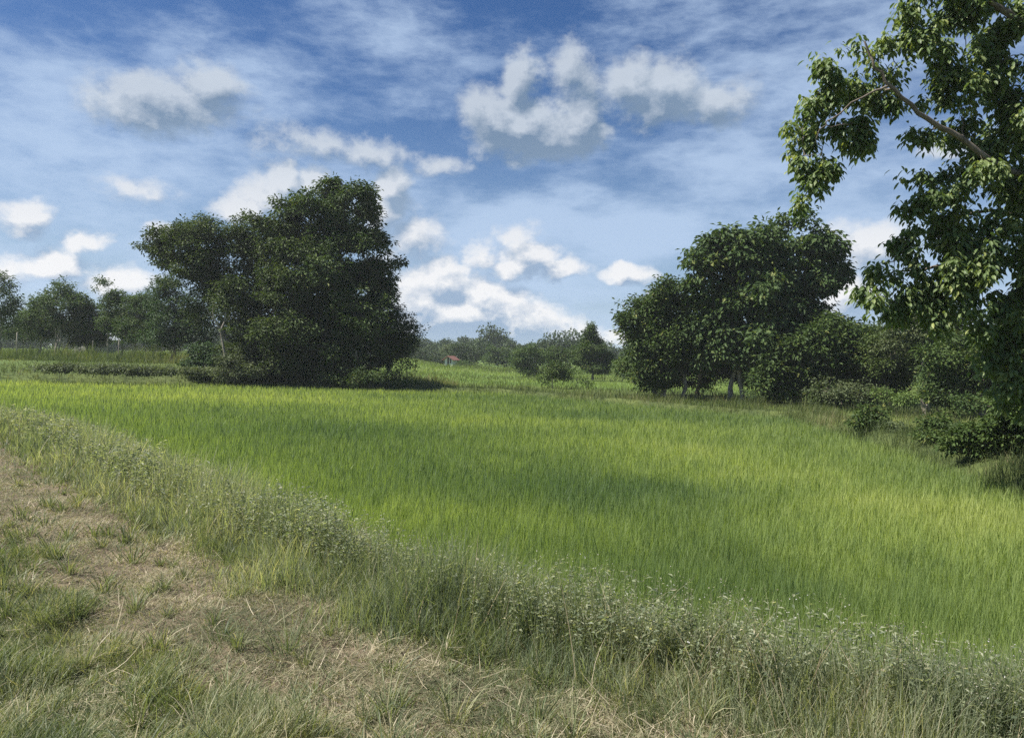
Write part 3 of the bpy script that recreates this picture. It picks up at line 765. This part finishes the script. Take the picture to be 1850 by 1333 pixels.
tree('leafy_tree', 'low dense tree right below the tallest tree of the right clump', 'tree', (1510, 724),
     [(1500,610,50,40),(1540,625,45,38),(1470,640,45,45),(1530,670,55,40),(1450,690,50,30),(1575,655,35,40),(1400,670,50,40),(1500,700,50,22),(1560,700,40,25)],
     38, 'dark', L=.25, dens=5.2, sprig=.36, gap=.40, trunk_r=.14, seed=16)
tree('open_tree', 'thin-crowned tree with forked pale trunk behind the right dyke', 'tree', (1670, 730),
     [(1640,590,42,26),(1680,600,40,25),(1620,630,40,26),(1690,640,35,25),(1650,565,30,18)],
     35, 'grey', 'pale', L=.17, dens=3.4, sprig=.3, gap=.42, trunk_r=.11, trunks=[(1668, 0, .11), (1674, 0, .07)], seed=17)
tree('leafy_tree', 'dark tree standing between the forked pale trunk and the right edge', 'tree', (1770, 740),
     [(1740,650,50,45),(1790,660,50,50),(1830,650,50,60),(1720,700,50,30),(1860,690,50,50),(1770,710,60,30),(1700,660,40,35),(1820,715,60,30)],
     31, 'dark', L=.18, dens=5.6, sprig=.34, gap=.41, trunk_r=.15, seed=18)
tree('leafy_bush', 'rounded bright bush growing at the foot of the forked pale trunk', 'bush', (1695, 735),
     [(1690,690,34,26),(1665,712,26,16),(1720,712,30,18)], 32, 'mid', L=.15, dens=5.5, sprig=.26, gap=.38, trunk_r=.04, seed=19)
tree('leafy_tree', 'dark bushy tree left of the forked pale trunk', 'tree', (1605, 725),
     [(1600,640,36,35),(1620,670,40,35),(1590,690,40,28)], 36.5, 'feather', L=.17, dens=5, sprig=.34, gap=.40, trunk_r=.08, seed=20)

for (px, py, Y, rx, ry, sd, lb) in (
        (1262, 610, 46, 52, 52, 71, 'dark tree between the lower left tree and the broad tree of the right clump'),
        (1185, 640, 47, 46, 40, 72, 'dark tree behind the lower left end of the right clump'),
        (1405, 640, 45, 60, 50, 73, 'dark tree filling in behind the tallest tree of the right clump'),
        (1555, 625, 44, 50, 36, 61, 'dark tree in the belt behind, just right of the low dense tree'),
        (1640, 625, 42, 54, 48, 62, 'dark tree in the belt behind the forked pale trunk'),
        (1735, 622, 40, 55, 50, 63, 'dark tree in the belt behind, right of the forked pale trunk'),
        (1835, 620, 37, 58, 56, 64, 'dark tree in the belt behind, cut by the right edge of the view')):
    tree('belt_tree', lb, 'tree', (px, 722), [(px, py - 14, rx * .8, ry * .8), (px - rx * .7, py + 10, rx * .7, ry * .8), (px + rx * .7, py + 8, rx * .7, ry * .8), (px, py + 34, rx * 1.2, ry * .8), (px - rx * .3, py - ry, rx * .4, ry * .4)], Y, 'dark', L=.24, dens=5, sprig=.38, gap=.41, trunk_r=.14, seed=sd)
tree('foot_shrub', 'dark undergrowth behind the pale trunks of the right clump', 'shrub', (1290, 700), [(1250,672,36,22),(1300,676,36,20),(1345,674,30,22),(1210,680,26,16)], 47, 'dark', L=.2, dens=5, sprig=.32, gap=.38, trunk_r=.04, seed=74)
# --- middle distance
tree('small_tree', 'small dark tree standing alone in the green field, second from its left', 'tree', (998, 702),
     [(1000,665,17,12),(1008,680,16,12),(992,684,14,10)], 53, 'dark', 'pale', L=.17, dens=4.5, sprig=.3, gap=.42, trunk_r=.05, seed=21, zb=0)
tree('small_bush', 'pale sparse shrub right beside the small field tree', 'bush', (1040, 700),
     [(1030,680,14,10),(1046,684,14,10),(1058,692,8,7)], 55, 'light', 'pale', L=.16, dens=3.2, sprig=.3, gap=.40, trunk_r=.03, seed=22, zb=0)
tree('conifer_like_tree', 'pointed tiered tree rising above the far tree line', 'tree', (1071, 686),
     [(1069,592,6,10),(1069,603,10,9),(1068,616,17,9),(1068,630,25,9),(1070,645,30,10),(1072,661,29,11),(1050,652,14,8),(1092,648,12,8)], 74, 'dark', 'grey', L=.22, dens=7, sprig=.3, gap=.30, trunk_r=.13, seed=23, zb=0)
tree('field_tree', 'wide dark tree directly left of the pointed tiered tree', 'tree', (1010, 684),
     [(1012,645,26,16),(1035,642,18,14),(995,640,18,14),(1010,662,24,14)], 82, 'dark', L=.24, dens=4.2, sprig=.42, gap=.40, trunk_r=.12, seed=24, zb=0)
tree('field_tree', 'round green tree at mid field, left of the wide dark tree', 'tree', (955, 684),
     [(955,640,24,18),(975,648,16,14),(940,652,18,16),(960,664,22,12)], 80, 'mid', L=.24, dens=4.2, sprig=.42, gap=.41, trunk_r=.12, seed=25, zb=0)
tree('field_tree', 'broad low tree behind the small white hut', 'tree', (845, 668),
     [(835,636,22,13),(858,640,20,12),(845,650,32,12)], 122, 'far', L=.34, dens=4, sprig=.6, gap=.40, trunk_r=.12, seed=26, zb=0)
tree('field_tree', 'bare-topped grey tree just left of the small white hut', 'tree', (812, 668),
     [(810,632,14,10),(806,645,14,9)], 128, 'grey', 'grey', L=.3, dens=2.2, sprig=.5, gap=.45, trunk_r=.1, seed=27, zb=0)
tree('field_tree', 'small tree peeping out past the right end of the left clump', 'tree', (754, 664),
     [(752,640,16,14),(764,648,12,10)], 120, 'far', L=.32, dens=4, sprig=.6, gap=.40, trunk_r=.1, seed=28, zb=0)
tree('field_bush', 'light green scrubby tree left of the right clump', 'tree', (1128, 684),
     [(1120,658,16,10),(1140,655,16,11),(1130,668,20,8)], 86, 'light', 'pale', L=.24, dens=3.4, sprig=.42, gap=.4, trunk_r=.06, seed=29, zb=0)
tree('field_bush', 'small round bush near the hut on the far field', 'bush', (850, 668),
     [(848,660,14,6),(862,662,10,5)], 112, 'mid', L=.28, dens=4.5, sprig=.45, gap=.38, trunk_r=.05, seed=30, zb=0)
tree('field_bush', 'low bush half hiding the right side of the small white hut', 'bush', (829, 669), [(828,662,9,5),(836,660,9,7)], 113, 'mid', L=.26, dens=4.5, sprig=.4, gap=.38, trunk_r=.04, seed=48, zb=0)
tree('field_tree', 'dark round tree on the far field left of the small white hut', 'tree', (788, 666), [(786,644,14,11),(778,652,14,10),(795,652,12,9)], 125, 'far', L=.32, dens=4.4, sprig=.55, gap=.38, trunk_r=.1, seed=49, zb=0)
tree('field_tree', 'tree on the far field between the broad low tree and the round green tree', 'tree', (900, 670), [(898,640,18,13),(912,648,16,12),(885,652,16,10)], 118, 'mid', L=.32, dens=4.4, sprig=.55, gap=.38, trunk_r=.1, seed=50, zb=0)

# --- the far wood that closes the view
def build_far_wood():
    sp = Soup()
    for i in range(300):
        a = R(-52 + 100 * i / 299 + rng.uniform(-.4, .4)); dd = rng.uniform(170, 230)
        x, y = math.sin(a) * dd, math.cos(a) * dd
        hh = rng.uniform(4.6, 7.9) + 1.6 * math.sin(i * .31)
        nb = 5
        for b in range(nb):
            c = np.array([x + rng.uniform(-2.6, 2.6), y + rng.uniform(-2, 2), hh * rng.uniform(.35, .85)])
            r = rng.uniform(1.4, 2.6)
            n = 230
            dv = unit(rng.normal(0, 1, (n, 3))); ps = c + dv * np.array([r * 1.2, r, r * .8]) * rng.uniform(.5, 1.05, (n, 1)); ps[:, 2] = np.maximum(ps[:, 2], .1)
            leaves(sp, ps, rng.normal(0, 1, (n, 3)), unit(rng.normal(0, .6, (n, 3)) + np.array([0, 0, 1.])), rng.uniform(.4, .8, n), rng.uniform(.25, .5, n), np.clip(rng.normal(.4, .2, n), 0, 1))
    tag(sp.build('far_wood', ML['far']), 'low distant wood closing off the fields on the horizon', 'wood', kind='stuff')
build_far_wood()

# --- near tree at the right edge
NY = 12.6
tree('overhanging_tree', 'huge near tree at the right edge, its drooping leaves hanging into the top corner', 'tree', (2010, 850),
     [(1500,130,32,30),(1560,95,45,28),(1600,70,25,18),(1475,180,45,35),(1530,170,50,38),(1590,175,40,30),(1450,235,35,25),(1510,230,45,30),(1560,240,32,28),(1440,285,28,30),(1490,300,42,30),(1455,330,26,26),(1448,365,13,18),(1625,135,30,28),
      (1640,25,35,30),(1680,60,45,35),(1740,30,60,35),(1800,50,55,35),(1840,20,40,30),(1690,90,40,25),(1745,85,45,25),
      (1830,100,40,35),(1770,140,45,28),(1700,160,40,25),(1740,190,50,35),(1800,190,50,40),(1850,180,40,40),(1680,235,38,22),(1740,250,45,28),
      (1810,260,55,40),(1665,310,26,18),(1645,372,32,16),(1760,320,55,35),(1830,330,50,40),(1700,355,45,25),(1740,380,60,35),(1820,400,55,35),(1860,300,40,60),
      (1640,440,40,28),(1690,430,50,35),(1750,440,60,40),(1600,475,32,25),(1650,500,50,30),(1720,500,60,35),(1800,470,60,40),(1575,530,30,30),(1630,555,40,25),(1700,560,45,25),(1780,545,60,35),(1840,530,45,50),(1820,600,45,35),(1770,590,40,20),(1850,650,35,35),(1800,640,45,30),(1870,740,50,60),(1840,690,50,40),(1790,250,60,50),(1730,300,40,30),(1840,240,50,60),(1700,400,50,35),(1760,500,60,50),(1680,530,50,35),(1820,440,50,50),(1735,130,50,40),(1790,100,50,40),
      (1900,120,60,90),(1920,330,70,110),(1910,520,70,100),(1960,0,90,90),(1850,-60,90,60),(2050,300,100,150),(2000,500,90,110),(1730,-50,80,45)],
     NY, 'near', 'bark', L=.135, Wf=.38, sprig=.155, per=19, dens=6.0, rosette=True, droop=.35, gap=.42, shell=.75, trunk_r=.26, top=(1985, -60), twigs=500, seed=31, zb=.35,
     limbs=[{'pts': [(1990,300,NY),(1900,330,NY-.1),(1800,300,NY-.2),(1720,240,NY-.3),(1655,200,NY-.4),(1605,155,NY-.5),(1575,110,NY-.5),(1562,75,NY-.5)], 'r': (.065, .014)},
            {'pts': [(1605,155,NY-.5),(1560,175,NY-.5),(1500,210,NY-.6),(1475,250,NY-.4)], 'r': (.018, .007)},
            {'pts': [(1980,120,NY),(1900,80,NY-.2),(1850,48,NY-.2),(1795,8,NY-.3),(1740,-30,NY-.3)], 'r': (.11, .03)},
            {'pts': [(1990,560,NY),(1900,520,NY+.2),(1800,470,NY+.4),(1700,480,NY+.5),(1620,490,NY+.5)], 'r': (.07, .012)},
            {'pts': [(1990,420,NY),(1900,400,NY+.3),(1780,380,NY+.5),(1680,400,NY+.5)], 'r': (.06, .012)}])
# shrubs on the right dyke
tree('dyke_shrub', 'small dark round shrub standing alone on the right dyke', 'shrub', (1575, 778),
     [(1575,752,26,20),(1560,766,20,14),(1594,768,20,14)], 21.5, 'dark', L=.11, dens=5.5, sprig=.17, gap=.38, trunk_r=.03, seed=32)
tree('dyke_shrub', 'low dark shrub in the middle of the right dyke', 'shrub', (1690, 815),
     [(1695,778,34,24),(1668,796,26,18),(1720,800,28,20)], 18, 'dark', L=.10, dens=5.5, sprig=.15, gap=.38, trunk_r=.03, seed=33)
tree('dyke_shrub', 'ragged low shrub between the middle shrub and the wide shrub of the right dyke', 'shrub', (1730, 822), [(1728,800,20,14),(1742,790,22,20),(1715,806,18,12)], 16.5, 'grey', L=.1, dens=5, sprig=.15, gap=.42, trunk_r=.02, seed=65)
tree('dyke_shrub', 'ragged low shrub right beside the small round shrub of the right dyke', 'shrub', (1622, 788), [(1620,772,20,12),(1640,780,20,10)], 20.5, 'grey', L=.1, dens=5, sprig=.16, gap=.42, trunk_r=.02, seed=66)
tree('dyke_shrub', 'wide dark shrub on the right dyke below the near tree', 'shrub', (1780, 840),
     [(1760,800,42,26),(1800,785,40,38),(1820,820,40,28),(1745,820,32,20),(1850,800,40,55),(1760,785,30,26)], 15, 'dark', L=.10, dens=5.5, sprig=.14, gap=.38, trunk_r=.03, seed=34)
tree('edge_bush', 'tall leafy bush at the right edge below the hanging leaves', 'bush', (1880, 850),
     [(1850,700,40,50),(1870,760,45,50),(1835,760,22,30),(1900,700,50,80)], 14.5, 'dark', L=.12, dens=4.5, sprig=.18, gap=.42, trunk_r=.05, seed=35)
# undergrowth shrubs at the feet of the clumps
tree('foot_shrub', 'bright blue-green shrub at the left foot of the left clump', 'shrub', (372, 688),
     [(365,640,26,18),(385,655,24,18),(350,660,18,14)], 43.5, 'teal', L=.2, dens=5, sprig=.3, gap=.38, trunk_r=.04, seed=36)
tree('foot_shrub', 'grey-green shrub under the dead branches of the left clump', 'shrub', (425, 690),
     [(425,650,30,20),(445,668,28,16),(405,672,22,16)], 42, 'grey', L=.15, dens=4.6, sprig=.28, gap=.42, trunk_r=.04, seed=37)
tree('foot_shrub', 'brownish shrub at the foot of the left clump, left of the pale post', 'shrub', (515, 690),
     [(500,655,36,22),(540,660,34,20),(470,672,26,14),(575,668,28,18)], 42.8, 'feather', L=.15, dens=4.6, sprig=.28, gap=.42, trunk_r=.04, seed=38)
tree('foot_shrub', 'low dark shrub around the foot of the pale post', 'shrub', (670, 692),
     [(640,682,26,14),(680,678,32,14),(715,678,26,12),(610,685,24,12)], 41.9, 'dark', L=.15, dens=4.6, sprig=.28, gap=.42, trunk_r=.04, seed=39)
tree('foot_shrub', 'low shrub at the left foot of the right clump by the pale trunk', 'shrub', (1215, 712),
     [(1195,698,20,9),(1280,700,16,8)], 40.5, 'dark', L=.15, dens=4.6, sprig=.28, gap=.42, trunk_r=.03, seed=40)
tree('foot_shrub', 'wide leafy shrub under the broad tree of the right clump', 'shrub', (1390, 722),
     [(1395,695,34,20),(1425,705,40,18),(1365,708,16,8)], 38, 'mid', L=.17, dens=4.6, sprig=.3, gap=.42, trunk_r=.04, seed=41)
tree('foot_shrub', 'grey-leaved shrub under the low dense tree of the right clump', 'shrub', (1520, 730),
     [(1500,705,40,20),(1550,710,36,18)], 35, 'grey', L=.15, dens=4.2, sprig=.28, gap=.42, trunk_r=.04, seed=42)
tree('foot_shrub', 'yellowish shrub left of the forked pale trunk', 'shrub', (1625, 738),
     [(1600,718,20,14),(1630,722,22,12)], 32, 'light', L=.13, dens=4.2, sprig=.25, gap=.42, trunk_r=.03, seed=43)
tree('foot_shrub', 'low green shrub at the foot of the dark tree by the right edge', 'shrub', (1780, 748),
     [(1750,728,34,16),(1810,732,40,16)], 28, 'mid', L=.13, dens=4.2, sprig=.25, gap=.42, trunk_r=.03, seed=44)

for (px, py, lb, rx, sd) in ((105, 662, 'leftmost low weedy bush on the grassy bank behind the rice', 26, 45), (205, 664, 'middle low weedy bush on the grassy bank behind the rice', 30, 46), (300, 668, 'low weedy bush on the bank nearest the left clump', 36, 47)):
    tree('bank_bush', lb, 'bush', (px, py + 10), [(px, py + 2, rx * 1.3, 6), (px - rx * 1.1, py + 4, rx * .8, 4), (px + rx * 1.2, py + 3, rx, 5)], 40.8, 'grey', L=.14, dens=4.5, sprig=.22, gap=.4, trunk_r=.02, seed=sd)
# --- dead branches in the left clump
def dead_tree():
    Y = 42.6
    b = at(412, 690, Y); gz = float(Hh(b.x, Y)[0]); org = np.array([b.x, Y, gz])
    sp = Soup()
    def limb(pts, r): 
        p = np.array([at(px, py, Y + dy)[:] for px, py, dy in pts]); tube(sp, p, np.linspace(r[0], r[1], len(p)), 6)
    limb([(412,692,0),(408,650,.1),(402,615,0),(398,596,-.1)], (.085, .06))
    limb([(398,596,-.1),(388,578,-.2),(378,566,-.2),(370,552,-.3)], (.055, .012))
    limb([(398,598,-.1),(406,580,0),(408,566,.1),(404,556,.1)], (.045, .01))
    limb([(388,578,-.2),(384,562,-.3),(386,550,-.3)], (.03, .008))
    limb([(406,582,0),(414,572,.1),(418,560,0)], (.025, .007))
    o = sp.build('dead_tree', MB_['pale'], None, org)
    tag(o, 'bare pale dead tree forking in front of the left clump', 'dead tree')
dead_tree()

# --- posts
def post(name, label, cat, px, pyb, pyt, Y, m, r=.06, square=True, group=None):
    a = at(px, pyb, Y); b = at(px, pyt, Y); gz = float(Hh(a.x, Y)[0]); org = np.array([a.x, Y, gz])
    hgt = max(.5, b.z - gz)
    sp = Soup()
    ns = 4 if square else 8
    zs = [-.2, 0, hgt * .5, hgt - r * .5, hgt]; rr = [r, r, r * .96, r * .92, r * .55]
    p = np.array([[org[0] + .03 * z / hgt, Y, gz + z] for z in zs]); tube(sp, p, rr, ns)
    n0 = sp.n - ns; sp.f.append(np.array([[n0 + i for i in range(ns)]])); sp.sm.append(False)
    return tag(sp.build(name, m, None, org), label, cat, group)
post('concrete_post', 'pale concrete post in the shade at the foot of the left clump', 'post', 642, 668, 634, 42.6, MB_['pale'], .09)
post('fence_post', 'pale wooden post in the dry grass right of the open-crowned tree', 'post', 214, 640, 614, 50, MB_['pale'], .05)
post('fence_post', 'grey wooden post in the dry grass behind the bank, nearest the open-crowned tree', 'post', 167, 640, 615, 52, MB_['grey'], .05)
post('fence_post', 'short pale post at the far left behind the bank', 'post', 30, 628, 600, 54, MB_['pale'], .07)

# --- hut on the far field, house behind the left trees
def flat_mat(name, c, rough=.8, var=.15, sc=3):
    m, q, out = mat(name); P = q.new('ShaderNodeNewGeometry').outputs['Position']; nz = q.noise(P, sc, 5, .6)
    cc = q.mix(q.rng(nz.outputs[0], .3, .7), (*[x * (1 - var) for x in c], 1), (*[min(1, x * (1 + var)) for x in c], 1))
    pr = q.new('ShaderNodeBsdfPrincipled'); q.l.new(cc, pr.inputs['Base Color']); pr.inputs['Roughness'].default_value = rough
    q.l.new(pr.outputs[0], out.inputs[0]); return m
def house(name, label, px, Y, wdt, dpt, hw, hr, wall, roof):
    x = at(px, 650, Y).x; root = bpy.data.objects.new(name, None); col.objects.link(root); root.location = (x, Y, 0); root.rotation_euler[2] = -.35
    tag(root, label, 'house')
    def part(nm, vs, fs, m, par=root):
        me = bpy.data.meshes.new(nm); me.from_pydata(vs, [], fs); me.materials.append(m); o = bpy.data.objects.new(nm, me); col.objects.link(o); o.parent = par; return o
    a, b = wdt / 2, dpt / 2
    part('wall', [(-a,-b,-.1),(a,-b,-.1),(a,b,-.1),(-a,b,-.1),(-a,-b,hw),(a,-b,hw),(a,b,hw),(-a,b,hw),(0,-b,hw+hr),(0,b,hw+hr)],
         [(0,1,5,8,4),(1,2,6,5),(2,3,7,9,6),(3,0,4,7)], wall)
    e = .35; t = .08; s = hr / a
    vs = []; fs = []
    for sx in (-1, 1):
        n = len(vs); x1 = sx * (a + e); z1 = hw - e * s
        vs += [(0,-b-e,hw+hr+.02),(x1,-b-e,z1+.02),(x1,b+e,z1+.02),(0,b+e,hw+hr+.02),(0,-b-e,hw+hr+t+.02),(x1,-b-e,z1+t+.02),(x1,b+e,z1+t+.02),(0,b+e,hw+hr+t+.02)]
        fs += [tuple(n + i for i in f) for f in ((0,1,2,3),(4,5,6,7),(0,1,5,4),(1,2,6,5),(2,3,7,6))]
    part('roof', vs, fs, roof)
    dk = flat_mat('dark_opening', (.05, .045, .04))
    for (nm, x0, x1, z0, z1) in (('door', -.35*a, .15*a, 0, 1.75), ('window', .35*a, .75*a, .9, 1.6)):
        y0 = -b - .03
        part(nm, [(x0,y0,z0),(x1,y0,z0),(x1,y0,z1),(x0,y0,z1),(x0,y0+.06,z0),(x1,y0+.06,z0),(x1,y0+.06,z1),(x0,y0+.06,z1)],
             [(0,1,2,3),(0,1,5,4),(1,2,6,5),(2,3,7,6),(3,0,4,7)], dk)
house('field_hut', 'tiny white hut with red roof on the far field', 815, 118, 1.25, 1.8, 1.5, .4, flat_mat('white_wall', (.72, .72, .70), var=.06), flat_mat('red_roof', (.20, .085, .065)))
house('white_house', 'white roofed house glimpsed through the trees behind the left bank', 172, 88, 1.9, 4, 3.0, .7, flat_mat('wooden_wall', (.16, .15, .13)), flat_mat('white_roof', (.66, .68, .72), var=.08))
print('verts', sum(len(o.data.vertices) for o in bpy.data.objects if o.type == 'MESH'))

# ------------------------------------------------------------------ air between here and the far trees
def build_haze():
    x0, x1, y0, y1, z0, z1 = -5100, 5100, -700, 6100, -1.2, 14.5
    vs = [(x, y, z) for z in (z0, z1) for y in (y0, y1) for x in (x0, x1)]
    fs = [(0, 2, 3, 1), (4, 5, 7, 6), (0, 1, 5, 4), (1, 3, 7, 5), (3, 2, 6, 7), (2, 0, 4, 6)]
    me = bpy.data.meshes.new('haze'); me.from_pydata(vs, [], fs); o = bpy.data.objects.new('haze', me); col.objects.link(o)
    m = bpy.data.materials.new('haze_air'); m.use_nodes = True; q = NT(m.node_tree); q.n.clear()
    v = q.new('ShaderNodeVolumePrincipled'); v.inputs['Color'].default_value = (.86, .92, 1, 1); v.inputs['Density'].default_value = .00042
    v.inputs['Anisotropy'].default_value = .2
    q.l.new(v.outputs[0], q.new('ShaderNodeOutputMaterial').inputs['Volume']); me.materials.append(m)
    o['kind'] = 'stuff'
build_haze()
scene.cycles.volume_bounces = 1
